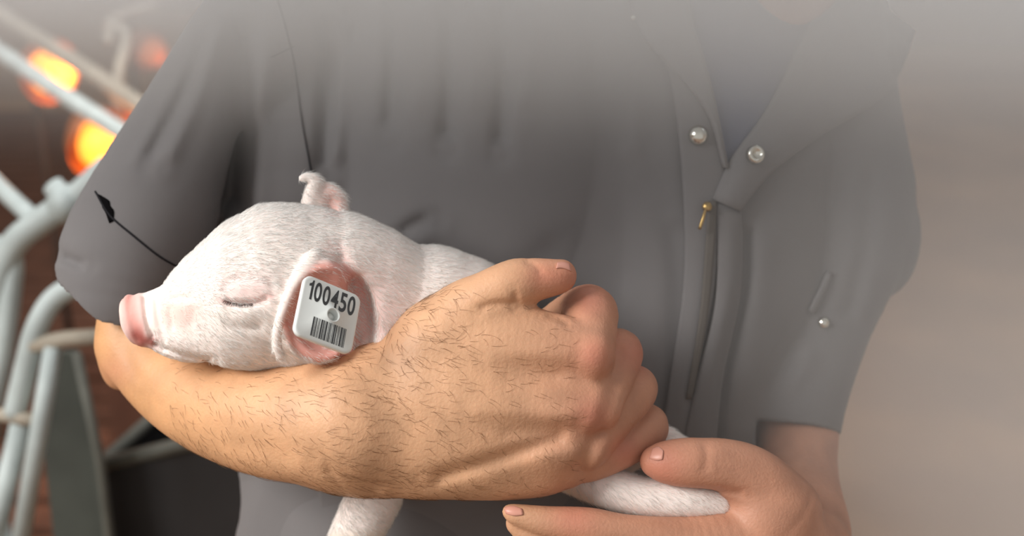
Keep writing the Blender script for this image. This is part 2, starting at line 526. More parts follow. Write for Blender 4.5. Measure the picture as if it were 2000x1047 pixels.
SKIN = np.array(srgb(212, 165, 128)[:3])
def arm_left():
    v = Vol(3.2)
    back = ((0, 1, 0), 0.62)
    # upper arm inside the sleeve, elbow, forearm
    v.chain([(362, 270, 480, 56), (305, 430, 430, 72), (280, 590, 385, 82), (272, 672, 360, 80)], k=20)
    v.chain([(276, 668, 355, 80), (312, 716, 320, 86), (376, 762, 265, 98), (450, 796, 195, 107), (535, 815, 124, 118),
             (625, 821, 66, 127), (700, 822, 42, 140)], k=25, n=6)
    v.ell((236, 716, 375), (36, 40, 46), k=24)          # point of the elbow
    # wrist and heel of the hand
    v.chain([(690, 824, 70, 136), (770, 822, 45, 150), (840, 800, 30, 165), (900, 790, 22, 168)], k=40, n=7, flat=((0, 1, 0), 0.66))
    # back of the hand: four metacarpals
    v.chain([(850, 680, 30, 92), (960, 668, 10, 82), (1060, 676, -4, 70), (1150, 690, -6, 60)], k=34, n=7)
    v.chain([(850, 770, 20, 90), (980, 772, -2, 78), (1080, 784, -12, 66), (1160, 792, -10, 55)], k=34, n=7)
    v.chain([(850, 850, 35, 90), (980, 856, 12, 78), (1080, 860, 2, 66), (1142, 866, 8, 52)], k=34, n=7)
    v.chain([(850, 890, 60, 78), (960, 900, 42, 76), (1040, 908, 36, 64), (1098, 908, 34, 50)], k=34, n=7)
    # thumb: ball, knuckle, last joint
    v.chain([(850, 690, 35, 92), (905, 620, 15, 70), (950, 585, -4, 55), (1005, 556, -10, 50), (1040, 547, -6, 43), (1080, 542, 0, 36), (1094, 540, 4, 32)], k=22, n=6)
    v.ell((1100, 534, 6), (20, 26, 24), k=10)
    # index finger, curled
    v.chain([(1148, 694, -8, 58), (1152, 650, 20, 55), (1153, 612, 62, 54), (1136, 608, 120, 48), (1098, 626, 160, 42), (1060, 650, 160, 36)], k=9)
    v.chain([(1160, 792, -10, 54), (1186, 738, 32, 51), (1206, 692, 82, 50), (1196, 690, 145, 44), (1150, 710, 190, 40)], k=8)
    v.chain([(1144, 866, 8, 50), (1194, 812, 48, 47), (1236, 764, 98, 47), (1230, 760, 160, 42), (1180, 780, 200, 38)], k=8)
    v.chain([(1098, 908, 34, 46), (1160, 896, 56, 42), (1226, 868, 90, 40), (1266, 836, 130, 40), (1250, 820, 185, 36), (1200, 820, 210, 34)], k=8)
    # knuckles, tendons, creases
    F = (-400, 130)
    v.ell((1160, 692, -40), (34, 26, 34), k=22); v.ell((1158, 808, -42), (36, 24, 32), k=22); v.ell((1120, 872, -24), (30, 20, 26), k=20)
    v.emb([(900, 800), (1010, 806), (1090, 812), (1150, 812)], 13, 6, F)
    v.emb([(930, 700), (1040, 690), (1140, 694)], 13, 4, F)
    v.emb([(960, 850), (1060, 842), (1120, 830)], 11, -4, F)
    v.emb([(830, 938), (900, 918), (980, 893), (1060, 868), (1120, 850)], 12, -12, F)
    v.emb([(960, 740), (1050, 738), (1120, 742)], 14, -4, F)
    v.emb([(1214, 650), (1202, 730), (1182, 815), (1146, 890), (1118, 945)], 13, -9, (-400, 200))
    v.emb([(1010, 597), (985, 592), (950, 598), (930, 610)], 6, -5, F)
    v.emb([(1002, 565), (1008, 585), (1006, 600)], 5, -5, F)
    v.emb([(1018, 506), (1048, 522), (1062, 540)], 5, -3, F)
    v.emb([(1096, 600), (1118, 592), (1146, 578)], 4, -3, (-400, 200))
    v.emb([(1060, 618), (1090, 622), (1118, 640)], 5, -4, (-400, 200))
    v.emb([(620, 900), (680, 940), (760, 962)], 12, -7, (-400, 300))
    v.emb([(600, 900), (520, 880), (440, 850)], 16, -4, (-400, 300))
    v.emb([(228, 640), (250, 700), (276, 760)], 10, -3, (-400, 420))
    return v.build(6)
def arm_right():
    v = Vol(3.6)
    v.chain([(1640, 500, 640, 80), (1580, 720, 600, 74), (1555, 860, 540, 74)], k=20, n=7)
    v.chain([(1555, 860, 535, 76), (1560, 950, 420, 78), (1580, 1040, 290, 80), (1570, 1085, 190, 80)], k=22, n=7)
    v.chain([(1580, 1085, 190, 84), (1520, 1050, 120, 88), (1490, 1010, 95, 84)], k=26, n=7)
    v.chain([(1500, 1090, 120, 84), (1400, 1120, 95, 70)], k=26, n=7)
    # thumb
    v.chain([(1520, 1000, 110, 84), (1470, 940, 84, 66), (1420, 914, 64, 56), (1350, 905, 44, 50), (1305, 903, 40, 42), (1282, 902, 42, 32)], k=18, n=7)
    # index finger below the leg
    v.chain([(1480, 1060, 95, 80), (1350, 1062, 46, 54), (1230, 1046, 20, 40), (1150, 1030, 10, 38), (1070, 1020, 4, 31), (1012, 1006, 0, 21), (996, 1000, 0, 15)], k=12, n=7)
    v.chain([(1480, 1120, 100, 76), (1360, 1130, 60, 50), (1240, 1110, 34, 42), (1130, 1086, 26, 38), (1050, 1050, 22, 32), (1012, 1022, 20, 24)], k=6, n=7)
    v.chain([(1470, 1180, 120, 66), (1340, 1190, 80, 46), (1230, 1170, 60, 38), (1130, 1140, 50, 34)], k=8, n=7)
    v.chain([(1470, 1225, 140, 56), (1360, 1240, 110, 40), (1270, 1225, 90, 34)], k=8, n=7)
    F = (-400, 200)
    v.emb([(1330, 962), (1390, 958), (1460, 964)], 6, -7, F)
    v.emb([(1340, 990), (1380, 985), (1410, 992)], 5, -4, F)
    v.emb([(1372, 858), (1380, 890), (1376, 930)], 7, -3, F)
    return v.build(6)
VL, QL = arm_left()
VR, QR = arm_right()
treeL = bvh(VL, QL); treeR = bvh(VR, QR)

# finger nails
def nail(tree, poly_a, poly_b, lift=1.5):
    vv, ff = strip(tree, poly_a, poly_b, lift, 9, 7, 2.5, 1.2)
    return mesh_np('fingernail', to_world(vv), ff, M['nail'], person)
nail(treeL, [(1088, 513), (1100, 511), (1113, 515)], [(1086, 524), (1100, 524), (1116, 530)])
nail(treeR, [(1275, 876), (1286, 872), (1296, 880)], [(1268, 896), (1282, 900), (1294, 898)])
nail(treeR, [(982, 991), (1002, 988), (1020, 994)], [(988, 1004), (1005, 1008), (1022, 1006)])

# ---------------------------------------------------------------- coveralls
t = Vol(6.5)
t.chain([(950, -120, 640, 300), (945, 120, 640, 330), (930, 420, 660, 350), (880, 760, 700, 370), (850, 1120, 760, 380)], k=10, flat=((0, 1, 0), 0.72))
t.chain([(1330, -40, 660, 270), (1330, 250, 660, 300), (1310, 520, 680, 320), (1240, 800, 720, 340), (1160, 1120, 770, 350)], k=160, flat=((0, 1, 0), 0.74))
t.ell((1000, 300, 520), (300, 120, 260), k=120)                     # chest
t.chain([(640, -40, 560, 150), (900, -90, 640, 150)], k=70)         # near shoulder
t.chain([(1420, -30, 640, 120), (1600, 60, 640, 130)], k=70)        # far shoulder
# far sleeve
t.chain([(1600, 60, 640, 130), (1630, 250, 640, 128), (1650, 430, 650, 132), (1590, 620, 620, 112), (1545, 780, 570, 104), (1530, 900, 530, 102)], k=26)
t.ell((1735, 480, 680), (56, 80, 100), ang=-8, k=30)
far = pt(1575, 845, 560)
# near sleeve
t.chain([(640, -10, 540, 150), (560, 40, 500, 132), (500, 62, 470, 114), (395, 232, 430, 116), (303, 405, 400, 132), (258, 500, 388, 136), (238, 585, 375, 126)], k=14)
t.chain([(640, 0, 620, 150), (610, 180, 620, 150), (610, 330, 630, 200), (615, 480, 650, 200), (640, 760, 690, 175), (650, 1120, 750, 190)], k=24)   # side of the trunk under the arm
F = (-400, 720)
t.emb([(478, 20), (470, 150), (464, 300), (455, 440)], 21, -50, F)
t.emb([(112, 498), (150, 514), (175, 520)], 8, -14, F)          # deep fold beside the arm
t.emb([(430, 40), (390, 180), (320, 330)], 13, 12, F)
t.emb([(405, 60), (355, 190), (285, 320)], 9, -8, F)
t.emb([(360, 130), (300, 240), (250, 340)], 10, 5, F)
t.emb([(520, 90), (505, 300), (500, 450)], 16, 10, F)
t.emb([(638, 20), (634, 200), (628, 340)], 11, -24, F)
t.emb([(670, 20), (664, 200), (652, 340)], 14, 12, F)
for x, y0, y1, s, a in ((768, -20, 270, 15, -24), (815, -20, 250, 16, 9), (878, -20, 290, 14, -24), (925, -20, 240, 16, 9), (982, -20, 300, 13, -20), (1030, -20, 230, 16, 8), (1165, -20, 190, 16, -6), (1240, 60, 330, 16, 5)):
    t.emb([(x, y0), (x + 2, (y0 + y1) / 2), (x - 6, y1)], s, a, F)
t.emb([(770, 468), (810, 440), (850, 428)], 11, -14, F)
t.emb([(790, 490), (860, 450)], 12, 6, F)
t.emb([(1310, 420), (1325, 560), (1310, 760), (1290, 860)], 16, -8, F)
t.emb([(1455, 430), (1452, 560), (1412, 740), (1395, 880)], 11, -16, F)
t.emb([(1500, 420), (1480, 600), (1440, 800)], 24, 7, F)
t.emb([(1700, 300), (1690, 480), (1650, 640)], 14, -10, F)
t.emb([(1560, 640), (1500, 760), (1470, 850)], 16, -12, F)
t.emb([(1600, 660), (1540, 780)], 14, 6, F)
t.emb([(480, 905), (478, 960), (445, 1047)], 14, -14, (-400, 900))
t.emb([(1010, 560), (1060, 500), (1130, 470)], 22, -5, F)
# hem of the near sleeve, wavy, and its hollow
hem = pt(235, 536, 400)
axis = np.array([-0.47, 0.46, -0.88]); axis /= np.linalg.norm(axis)
# the sleeves are cut at their hems and hollowed on the finished field
_build = Vol.build
def build_with_sleeves(self, smooth=2):
    _build(self, 0)
    Fd = self.F
    x = (self.o[0] + self.h * np.arange(self.n[0]))[:, None, None].astype(np.float32)
    y = (self.o[1] + self.h * np.arange(self.n[1]))[None, :, None].astype(np.float32)
    z = (self.o[2] + self.h * np.arange(self.n[2]))[None, None, :].astype(np.float32)
    s = 1 + y / np.float32(DU); X = 1000 + x / s; Y = 523.5 - z / s + 0 * x
    # near sleeve: everything past the hem line, left of the trunk
    D = (x - hem[0]) * axis[0] + (y - hem[1]) * axis[1] + (z - hem[2]) * axis[2]
    ang = X + 0 * z
    D = D + 9 * np.sin((ang - 120) / 17.0) * np.clip((230 - ang) / 100, 0, 1) - 6
    near = (X < 470)
    Fd[:] = np.where(near & (Y < 800), -smin(-Fd, -D.astype(np.float32), 6), Fd)
    # far sleeve hem
    ax2 = np.array([-0.12, -0.25, -0.96]); ax2 /= np.linalg.norm(ax2)
    D2 = (x - far[0]) * ax2[0] + (y - far[1]) * ax2[1] + (z - far[2]) * ax2[2]
    Fd[:] = np.where((X > 1475) & (Y > 600), -smin(-Fd, -D2.astype(np.float32), 6), Fd)
    self.F = Fd
    self.ops = []
# hollow chains are subtracted after the cut
build_with_sleeves(t)
def sub_chain(vol, pts):
    w = Vol(vol.h); w.o, w.n = vol.o, vol.n
    c = spline(pts, 3)
    q = np.array([np.append(pt(*p[:3]), p[3] * (1 + p[2] / DU)) for p in c]).astype(np.float32)
    for i in range(len(q) - 1):
        a, e = q[i], q[i + 1]; rr = max(a[3], e[3]) + 30
        bb = vol.blk(np.minimum(a[:3], e[:3]) - rr, np.maximum(a[:3], e[:3]) + rr)
        if bb is None: continue
        v = e[:3] - a[:3]; L2 = float(v @ v)
        x, y, z = bb[1] - a[0], bb[2] - a[1], bb[3] - a[2]
        tt = np.clip((x * v[0] + y * v[1] + z * v[2]) / L2, 0, 1)
        D = np.sqrt((x - tt * v[0]) ** 2 + (y - tt * v[1]) ** 2 + (z - tt * v[2]) ** 2) - (a[3] + tt * (e[3] - a[3]))
        vol.F[bb[0]] = -smin(-vol.F[bb[0]], D, 4)
sub_chain(t, [(310, 400, 403, 90), (262, 500, 390, 112), (240, 590, 375, 104), (228, 680, 360, 104)])
sub_chain(t, [(1575, 690, 600, 78), (1545, 800, 565, 86), (1525, 950, 515, 88)])
VT, QT = surface_nets(t.F, t.o, t.h, 2)
coverall = mesh_np('coverall', to_world(VT), QT, M['cloth'], person)
coverall['label'] = 'grey work coverall with short sleeves'
treeT = bvh(VT, QT)

# shoulders, trunk, neck and head, mostly inside the clothes
b = Vol(14)
b.chain([(600, 30, 600, 90), (490, 90, 540, 60), (405, 180, 510, 52), (362, 270, 480, 52)], k=20)
b.chain([(1560, 60, 640, 120), (1640, 250, 640, 100), (1650, 500, 640, 90)], k=40)
b.chain([(600, 20, 600, 90), (1060, -40, 680, 130), (1560, 60, 640, 120)], k=60)
b.chain([(1120, 0, 720, 300), (1100, 500, 800, 300), (1000, 1000, 900, 290)], k=80, flat=((0, 1, 0), 0.6))
b.chain([(1440, -40, 600, 130), (1540, -90, 560, 118), (1550, -260, 545, 118)], k=50)
nd = front(treeT, 1530, 40)[1]
b.ell((1530, -62, nd + 20), (122, 70, 118), k=14)               # throat
b.ell((1560, -420, 520), (165, 215, 235), k=40); b.ell((1540, -330, 420), (110, 120, 110), k=50)   # skull, jaw
b.ell((1530, -395, 330), (22, 46, 46), k=22)                     # nose
b.ell((1722, -400, 540), (20, 40, 52), k=12); b.ell((1398, -400, 540), (20, 40, 52), k=12)   # ears
b.emb([(1460, -435), (1500, -440)], 16, -12, (-400, 420)); b.emb([(1570, -440), (1610, -435)], 16, -12, (-400, 420))
b.emb([(1480, -322), (1530, -318), (1590, -322)], 9, -10, (-400, 420))
VB, QB = b.build()
V = np.vstack([VL, VR, VB]); Q = np.vstack([QL, QR + len(VL), QB + len(VL) + len(VR)])
P2 = pix(V)
c = np.tile(SKIN, (len(V), 1))
c = mixc(c, srgb(212, 158, 108), 0.8 * np.exp(-((P2[:, 0] - 150) / 330.0) ** 2))                  # tanned elbow, partly the light's tint painted in
c = mixc(c, srgb(186, 132, 108), 0.85 / (1 + np.exp(-(P2[:, 0] - 1060) / 60)))                      # ruddier hand, also darkened for the shade on its right side
c = mixc(c, srgb(196, 116, 98), 0.5 * np.maximum.reduce([mask_line(P2, [(1160, 695)], 26), mask_line(P2, [(1158, 812)], 26), mask_line(P2, [(1060, 540), (1110, 540)], 24),
                                     mask_line(P2, [(1150, 580)], 30), mask_line(P2, [(1248, 690)], 30), mask_line(P2, [(1290, 910)], 34), mask_line(P2, [(1120, 1010)], 34), mask_line(P2, [(1220, 880)], 24)]))
c = mixc(c, srgb(206, 140, 118), 0.4 * mask_line(P2, [(225, 725)], 26))
body = mesh_np('body', to_world(V), Q, M['skin'], person, colors=c)
body['label'] = 'bare forearms and hands with light skin'

# trouser legs and boots down to the floor
lg = Vol(22)
def lp(wx, wy, wz, r):
    l = to_local(np.array([[wx, wy, wz]]))[0]
    s = 1 + l[1] / DU
    return (1000 + l[0] / s, 523.5 - l[2] / s, l[1], r / K / s)
hipc = to_world(pt(1010, 1100, 770)[None])[0]
for sx in (-1, 1):
    lg.chain([lp(hipc[0] + sx * 0.07, hipc[1], hipc[2] + 0.03, 0.105), lp(hipc[0] + sx * 0.11, hipc[1] + 0.0, 0.75, 0.11), lp(hipc[0] + sx * 0.12, hipc[1] + 0.02, 0.45, 0.09), lp(hipc[0] + sx * 0.13, hipc[1] + 0.04, 0.14, 0.085)], k=30, n=2)
VG, QG = lg.build()
mesh_np('coverall_legs', to_world(VG), QG, M['cloth'], person)
for sx in (-1, 1):
    bt = Vol(14)
    bx, by = hipc[0] + sx * 0.13, hipc[1] + 0.04
    bt.chain([lp(bx, by, 0.22, 0.07), lp(bx, by, 0.07, 0.062)], k=10)
    bt.chain([lp(bx, by + 0.02, 0.05, 0.05), lp(bx + sx * 0.02, by - 0.16, 0.045, 0.045)], k=20)
    vb, qb = bt.build(); wb = to_world(vb); wb[:, 2] = np.maximum(wb[:, 2], 0.0)
    mesh_np('boot', wb, qb, M['boot'], person)

# seams, stitched lines lying on the cloth
def seam(pts, r=2.2, lift=0.8, name='seam'):
    c = spline(np.array(pts, float), 10)
    w = [front(treeT, p[0], p[1], lift) for p in c]
    w = [x for x in w if x is not None]
    return tube(name, to_world(np.array(w)), r * K, M['thread'], person, seg=6, n=1)
seam([(540, -10), (560, 60), (576, 130), (590, 235), (610, 345)], 2.6)
seam([(186, 374), (214, 420), (262, 462), (310, 500), (348, 522)], 2.4, name='hem_seam')
vv, ff = strip(treeT, [(190, 378), (198, 392), (199, 404), (206, 416), (213, 436)], [(198, 382), (213, 392), (215, 402), (222, 412), (221, 432)], 2, 14, 5, 3)
mesh_np('open_seam_gap', to_world(vv), ff, M['gap'], person, smooth=False)
seam([(575, 90), (555, 100), (530, 112)], 1.6)

# undershirt in the open neck
vv, ff = strip(treeT, [(1335, -60), (1350, 40), (1385, 190), (1415, 320)], [(1680, -60), (1600, 60), (1500, 220), (1424, 330)], 12, 26, 22, 8)
mesh_np('undershirt', to_world(vv), ff, M['tee'], person)
# left front placket, collar, folded lapel, right placket
vv, ff = strip(treeT, [(1300, 110), (1322, 230), (1336, 400), (1335, 560), (1310, 740), (1285, 900)], [(1380, 200), (1418, 322), (1402, 420), (1395, 560), (1360, 740), (1330, 900)], 20, 34, 10, 10, 4)
pl = mesh_np('placket', to_world(vv), ff, M['cloth'], person)
vv, ff = strip(treeT, [(1215, -60), (1250, 60), (1310, 130), (1380, 220), (1412, 326)], [(1338, -60), (1352, 40), (1372, 100), (1396, 190), (1424, 328)], 32, 26, 10, 12, 8)
mesh_np('collar', to_world(vv), ff, M['cloth'], person)
vv, ff = strip(treeT, [(1640, -60), (1580, 50), (1500, 210), (1428, 310), (1392, 388)], [(1790, 60), (1735, 180), (1600, 268), (1505, 340), (1446, 412)], lambda u, t_: 26 + 8 * t_, 30, 14, 14, 14)
mesh_np('lapel', to_world(vv), ff, M['cloth'], person)
vv, ff = strip(treeT, [(1398, 395), (1402, 480), (1396, 600), (1362, 740), (1328, 900)], [(1448, 412), (1450, 480), (1444, 590), (1412, 740), (1396, 900)], 24, 26, 8, 12, 6)
mesh_np('placket', to_world(vv), ff, M['cloth'], person)
# zip teeth strip and pull
vv, ff = strip(treeT, [(1384, 392), (1378, 480), (1366, 620), (1340, 780)], [(1400, 392), (1396, 480), (1382, 620), (1352, 780)], 30, 26, 4, 4)
zp = mesh_np('zipper', to_world(vv), ff, mat('zipper_tape', srgb(84, 78, 72), rough=0.8), person)
a_ = front(treeT, 1380, 400, 46); b_ = front(treeT, 1366, 448, 50); m_ = front(treeT, 1374, 424, 52)
tube('zipper_pull', to_world(np.array([a_, m_, b_])), 4.2 * K, M['brass'], zp, seg=8, n=4, taper=[0.6, 1, 0.9])
s0 = front(treeT, 1381, 404, 44)
def lathe(name, prof, c_local, material, parent, nrm, seg=28):
    """turned shape: profile (radius, height towards the viewer) about NRM"""
    nrm = np.array(nrm, float); nrm /= np.linalg.norm(nrm)
    a = np.cross(nrm, [0, 0, 1.0]); a /= np.linalg.norm(a); b2 = np.cross(nrm, a)
    Vv = []; Ff = []
    for (r, h) in prof:
        for j in range(seg):
            th = 2 * math.pi * j / seg
            Vv.append(c_local + nrm * h + r * (math.cos(th) * a + math.sin(th) * b2))
    for i in range(len(prof) - 1):
        for j in range(seg):
            Ff.append((i * seg + j, i * seg + (j + 1) % seg, (i + 1) * seg + (j + 1) % seg, (i + 1) * seg + j))
    return mesh_np(name, to_world(np.array(Vv)), np.array(Ff), material, parent)
lathe('zipper_slider', [(0.1, 9), (9, 8), (11, 3), (11, -3), (0.1, -4)], s0, M['brass'], zp, (0, -1, 0.2))
dome = [(0.1, 15), (8, 14), (14, 11), (19, 6), (22, 2), (23, -1), (23, -8), (0.1, -8)]
lathe('snap_button', dome, front(treeT, 1365, 263, 34), M['chrome'], person, (0.1, -1, 0.15))
ring = [(0.1, 3), (9, 3), (11, 9), (15, 11), (19, 9), (21, 3), (21, -6), (0.1, -6)]
lathe('snap_socket', ring, front(treeT, 1475, 302, 58), M['chrome'], person, (0.3, -1, 0.1))
lathe('snap_button', [(r * 0.62, h * 0.62) for r, h in dome], front(treeT, 1610, 630, 5), M['chrome'], person, (0.2, -1, 0.1))
lathe('snap_button', [(r * 0.3, h * 0.3) for r, h in dome], front(treeT, 1237, 34, 40), M['chrome'], person, (0, -1, 0.1), 14)
vv, ff = strip(treeT, [(1616, 528), (1600, 565), (1580, 606)], [(1626, 536), (1612, 572), (1592, 613)], 11, 10, 5, 8, 4)
mesh_np('pocket_welt', to_world(vv), ff, M['cloth'], person)
# head hair
hr = Vol(14)
hr.ell((1575, -470, 545), (185, 230, 215), k=10)
hr.ell((1560, -330, 330), (190, 190, 190), sub=True, k=20); hr.cut(pt(1560, -380, 545), (0, -0.6, -0.8), 10)
vh, qh = hr.build()
mesh_np('hair', to_world(vh), qh, M['hairm'], person)

# ---------------------------------------------------------------- arm hair
p, m = scatter(VL, QL, 16000)
px = pix(p)
keep = (m[:, 1] < 0.35) & (px[:, 0] > 330) & (px[:, 0] < 1135) & (px[:, 1] > 560)
dens = np.where(px[:, 0] < 620, 0.2, np.where(px[:, 0] < 930, 0.36, 0.13)) * np.where((px[:, 1] < 640) & (px[:, 0] > 900), 0.2, 1) * np.where((px[:, 0] < 900) & ((px[:, 1] < 720) | (px[:, 1] > 930)), 1.7, 1)
keep &= RNG.random(len(p)) < dens
p, m, px = p[keep], m[keep], px[keep]
ang = -0.4 + 0.5 * np.sin(px[:, 0] / 90.0) * np.cos(px[:, 1] / 70.0) + RNG.normal(0, 0.3, len(p))
fl = np.stack([np.cos(ang), np.zeros(len(p)), np.sin(ang)], 1)
fl = fl - m * (fl * m).sum(1)[:, None]; fl /= np.linalg.norm(fl, axis=1)[:, None]
dr = fl + m * 0.22; dr /= np.linalg.norm(dr, axis=1)[:, None]
sd = np.cross(m, fl)
bend = -m * 0.2 + sd * RNG.normal(0, 0.35, (len(p), 1))
ah = strands('arm_hair', p, dr, m, RNG.uniform(14, 36, len(p)), 0.31, bend, M['armhair'], person, 4)
tag(ah, 'fine brown hair on the forearm', kind='stuff')

# ================================================================== the piglet
piglet = empty('piglet', tuple(to_world(pt(700, 760, 170)[None])[0]))
tag(piglet, 'sleeping white piglet with pink snout lying along the forearm', 'piglet')
g = Vol(3.2)
g.chain([(545, 560, 96, 158), (448, 588, 92, 119), (376, 617, 90, 83), (320, 624, 88, 62), (290, 622, 88, 53)], k=10, n=3)
g.chain([(545, 560, 96, 152), (650, 582, 134, 170), (760, 636, 180, 166), (870, 668, 215, 176), (975, 756, 240, 150), (1090, 834, 235, 116), (1160, 858, 220, 96)], k=30)
g.ell((470, 645, 50), (84, 70, 64), k=40)                            # cheek
g.ell((385, 660, 80), (75, 62, 42), k=26)                            # jaw
g.ell((265, 626, 86), (18, 48, 53), ang=16, k=5)                    # nose disc
g.ell((254, 628, 86), (11, 42, 46), ang=16, k=5)
g.ell((286, 662, 86), (13, 34, 14), k=6)
g.ell((244, 606, 66), (9, 8, 9), sub=True, k=4); g.ell((252, 640, 66), (9, 8, 10), sub=True, k=4)
# legs
g.chain([(770, 860, 260, 66), (735, 940, 235, 58), (728, 975, 225, 54), (692, 1050, 212, 49), (655, 1130, 200, 42), (636, 1185, 192, 34)], k=20)
g.chain([(1110, 880, 200, 72), (1150, 925, 140, 52), (1200, 955, 92, 40), (1270, 972, 74, 38), (1340, 978, 70, 36), (1400, 985, 78, 30)], k=20)
g.chain([(1150, 860, 220, 70), (1240, 862, 200, 50), (1295, 872, 180, 40), (1370, 915, 160, 30)], k=20)
g.chain([(880, 820, 300, 60), (930, 880, 320, 40), (960, 920, 320, 32)], k=20)
# near ear: a drooping cup
g.ell((618, 604, -40), (84, 40, 104), ang=4, yaw=-10, k=14)
g.ell((652, 616, -92), (94, 72, 100), ang=6, yaw=-14, k=8, sub=True)
g.ell((702, 622, -10), (30, 66, 84), ang=6, k=26, sub=True)
g.chain([(612, 504, -46, 15), (574, 560, -66, 12), (546, 630, -76, 10), (540, 672, -72, 9), (548, 696, -62, 8)], k=8)
# far ear, tip curled forward
g.ell((634, 398, 150), (40, 18, 44), ang=18, k=10)
g.chain([(604, 410, 146, 18), (612, 378, 142, 17), (616, 356, 138, 14), (602, 346, 132, 9), (590, 348, 128, 7)], k=8)
g.chain([(640, 380, 150, 10), (664, 384, 156, 10), (668, 408, 160, 12)], k=10)
g.ell((648, 400, 124), (20, 16, 26), ang=12, k=6, sub=True)
FR = (-400, 150)
g.emb([(431, 587), (455, 592), (485, 594), (512, 588), (528, 578)], 4.6, -9, FR)       # closed lids
g.emb([(440, 574), (470, 562), (505, 562), (525, 570)], 13, 6, FR)
g.emb([(446, 606), (480, 614), (515, 606)], 12, 5, FR)
g.emb([(430, 568), (452, 548), (488, 540), (525, 550), (540, 568)], 5, -4, FR)
g.emb([(446, 632), (485, 642), (520, 632)], 6, -3, FR)
g.emb([(282, 574), (284, 600), (290, 636), (304, 664)], 4, -9, FR)
g.emb([(306, 576), (308, 610), (314, 645), (326, 676)], 4.5, -5, FR)
g.emb([(334, 588), (334, 620), (342, 650)], 5, -4, FR)
g.emb([(326, 584), (350, 581), (376, 584)], 4, -5, FR)
g.emb([(380, 588), (378, 620), (372, 650)], 8, -3, FR)
g.emb([(296, 668), (330, 684), (375, 697), (420, 702)], 4.5, -8, FR)
g.emb([(655, 488), (672, 520), (690, 545)], 9, -9, (-400, 120))
g.emb([(735, 520), (745, 600), (735, 680)], 16, -5, (-400, 300))
g.emb([(560, 470), (620, 450), (680, 470)], 20, -3, (-400, 300))
VP, QP = g.build(4)
P2 = pix(VP); dp = VP[:, 1]
a, b_, c_, d_ = (VP[QP[:, j]] for j in range(4))
fn = np.cross(c_ - a, d_ - b_)
vn = np.zeros_like(VP)
for j in range(4): np.add.at(vn, QP[:, j], fn)
vn /= np.maximum(np.linalg.norm(vn, axis=1), 1e-9)[:, None]
col = np.tile(np.array(srgb(250, 236, 229)[:3]), (len(VP), 1))
fr = (dp < 130).astype(float)
col = mixc(col, srgb(226, 152, 140), 0.9 * mask_line(P2, [(250, 585), (258, 625), (276, 666)], 17) * np.clip((290 - P2[:, 0]) / 12, 0, 1))
col = mixc(col, srgb(172, 92, 84), 0.9 * mask_line(P2, [(266, 654), (278, 664), (296, 668)], 10))
col = mixc(col, srgb(238, 190, 176), 0.6 * mask_line(P2, [(330, 610), (365, 612)], 22) * fr)
col = mixc(col, srgb(214, 150, 142), 0.55 * mask_line(P2, [(432, 587), (470, 593), (528, 580)], 6) * fr)
col = mixc(col, srgb(236, 196, 192), 0.5 * mask_line(P2, [(450, 560), (500, 556)], 20) * fr)
ear = ((P2[:, 0] - 636) / 88) ** 2 + ((P2[:, 1] - 612) / 100) ** 2
inear = np.clip((1.15 - ear) * 4, 0, 1) * np.clip((70 - dp) / 30, 0, 1)
rim = np.maximum(mask_line(P2, [(604, 508), (566, 566), (540, 632), (540, 690)], 8), 0 * P2[:, 0])
col = mixc(col, srgb(214, 142, 128), inear * 0.85 * (1 - rim))
col = mixc(col, srgb(206, 138, 130), 0.5 * mask_line(P2, [(655, 490), (700, 560), (730, 640)], 16) * (dp < 110))  # painted dark pink shadow in the neck crease behind the ear
col = mixc(col, srgb(226, 162, 148), 0.75 * mask_line(P2, [(655, 400), (648, 380)], 17) * (P2[:, 1] < 425))
col = mixc(col, srgb(240, 200, 194), 0.5 * mask_line(P2, [(740, 560), (780, 640)], 40))
col = mixc(col, srgb(206, 186, 130), 0.6 * np.clip((P2[:, 1] - 1030) / 50, 0, 1))
pigbody = mesh_np('body', to_world(VP), QP, M['pig'], piglet, colors=col)
# fur
p, m = scatter(VP, QP, 150000)
px = pix(p)
nose = (px[:, 0] < 296) | ((px[:, 0] < 312) & (px[:, 1] < 640))
inside = ((((px[:, 0] - 634) / 92) ** 2 + ((px[:, 1] - 604) / 98) ** 2) < 1) & (p[:, 1] < 5)
lid = mask_line(px, [(445, 566), (525, 566)], 12) > 0.6
wr = (px[:, 0] < 378) & (px[:, 0] > 310) & (px[:, 1] > 570) & (px[:, 1] < 655)
keep = ~nose & (RNG.random(len(p)) < np.where(inside, 0.12, np.where(lid | wr, 0.25, np.where(px[:, 0] > 900, 0.45, np.where(px[:, 0] > 700, 0.7, 1.0))))) & (m[:, 1] < 0.5) & (px[:, 1] < 1047)
p, m, px = p[keep], m[keep], px[keep]
fx = np.clip((px[:, 0] - 300) / 500, 0, 1)
fl = np.stack([np.full(len(p), 1.0), 0.25 + 0 * fx, -0.12 - 0.5 * fx + np.where(px[:, 1] > 600, -0.25, 0.05)], 1) + RNG.normal(0, 0.22, (len(p), 3))
fl = fl - m * (fl * m).sum(1)[:, None]; fl /= np.maximum(np.linalg.norm(fl, axis=1), 1e-6)[:, None]
dr = fl + m * 0.34; dr /= np.linalg.norm(dr, axis=1)[:, None]
ln = RNG.uniform(12, 26, len(p)) * np.where(px[:, 0] < 420, 0.6, 1.0)
fu = strands('fur', p - m * 0.5, dr, m, ln, 0.30, -m * 0.18 + RNG.normal(0, 0.06, (len(p), 3)), M['fur'], piglet, 2)
tag(fu, 'short white hair', kind='stuff')
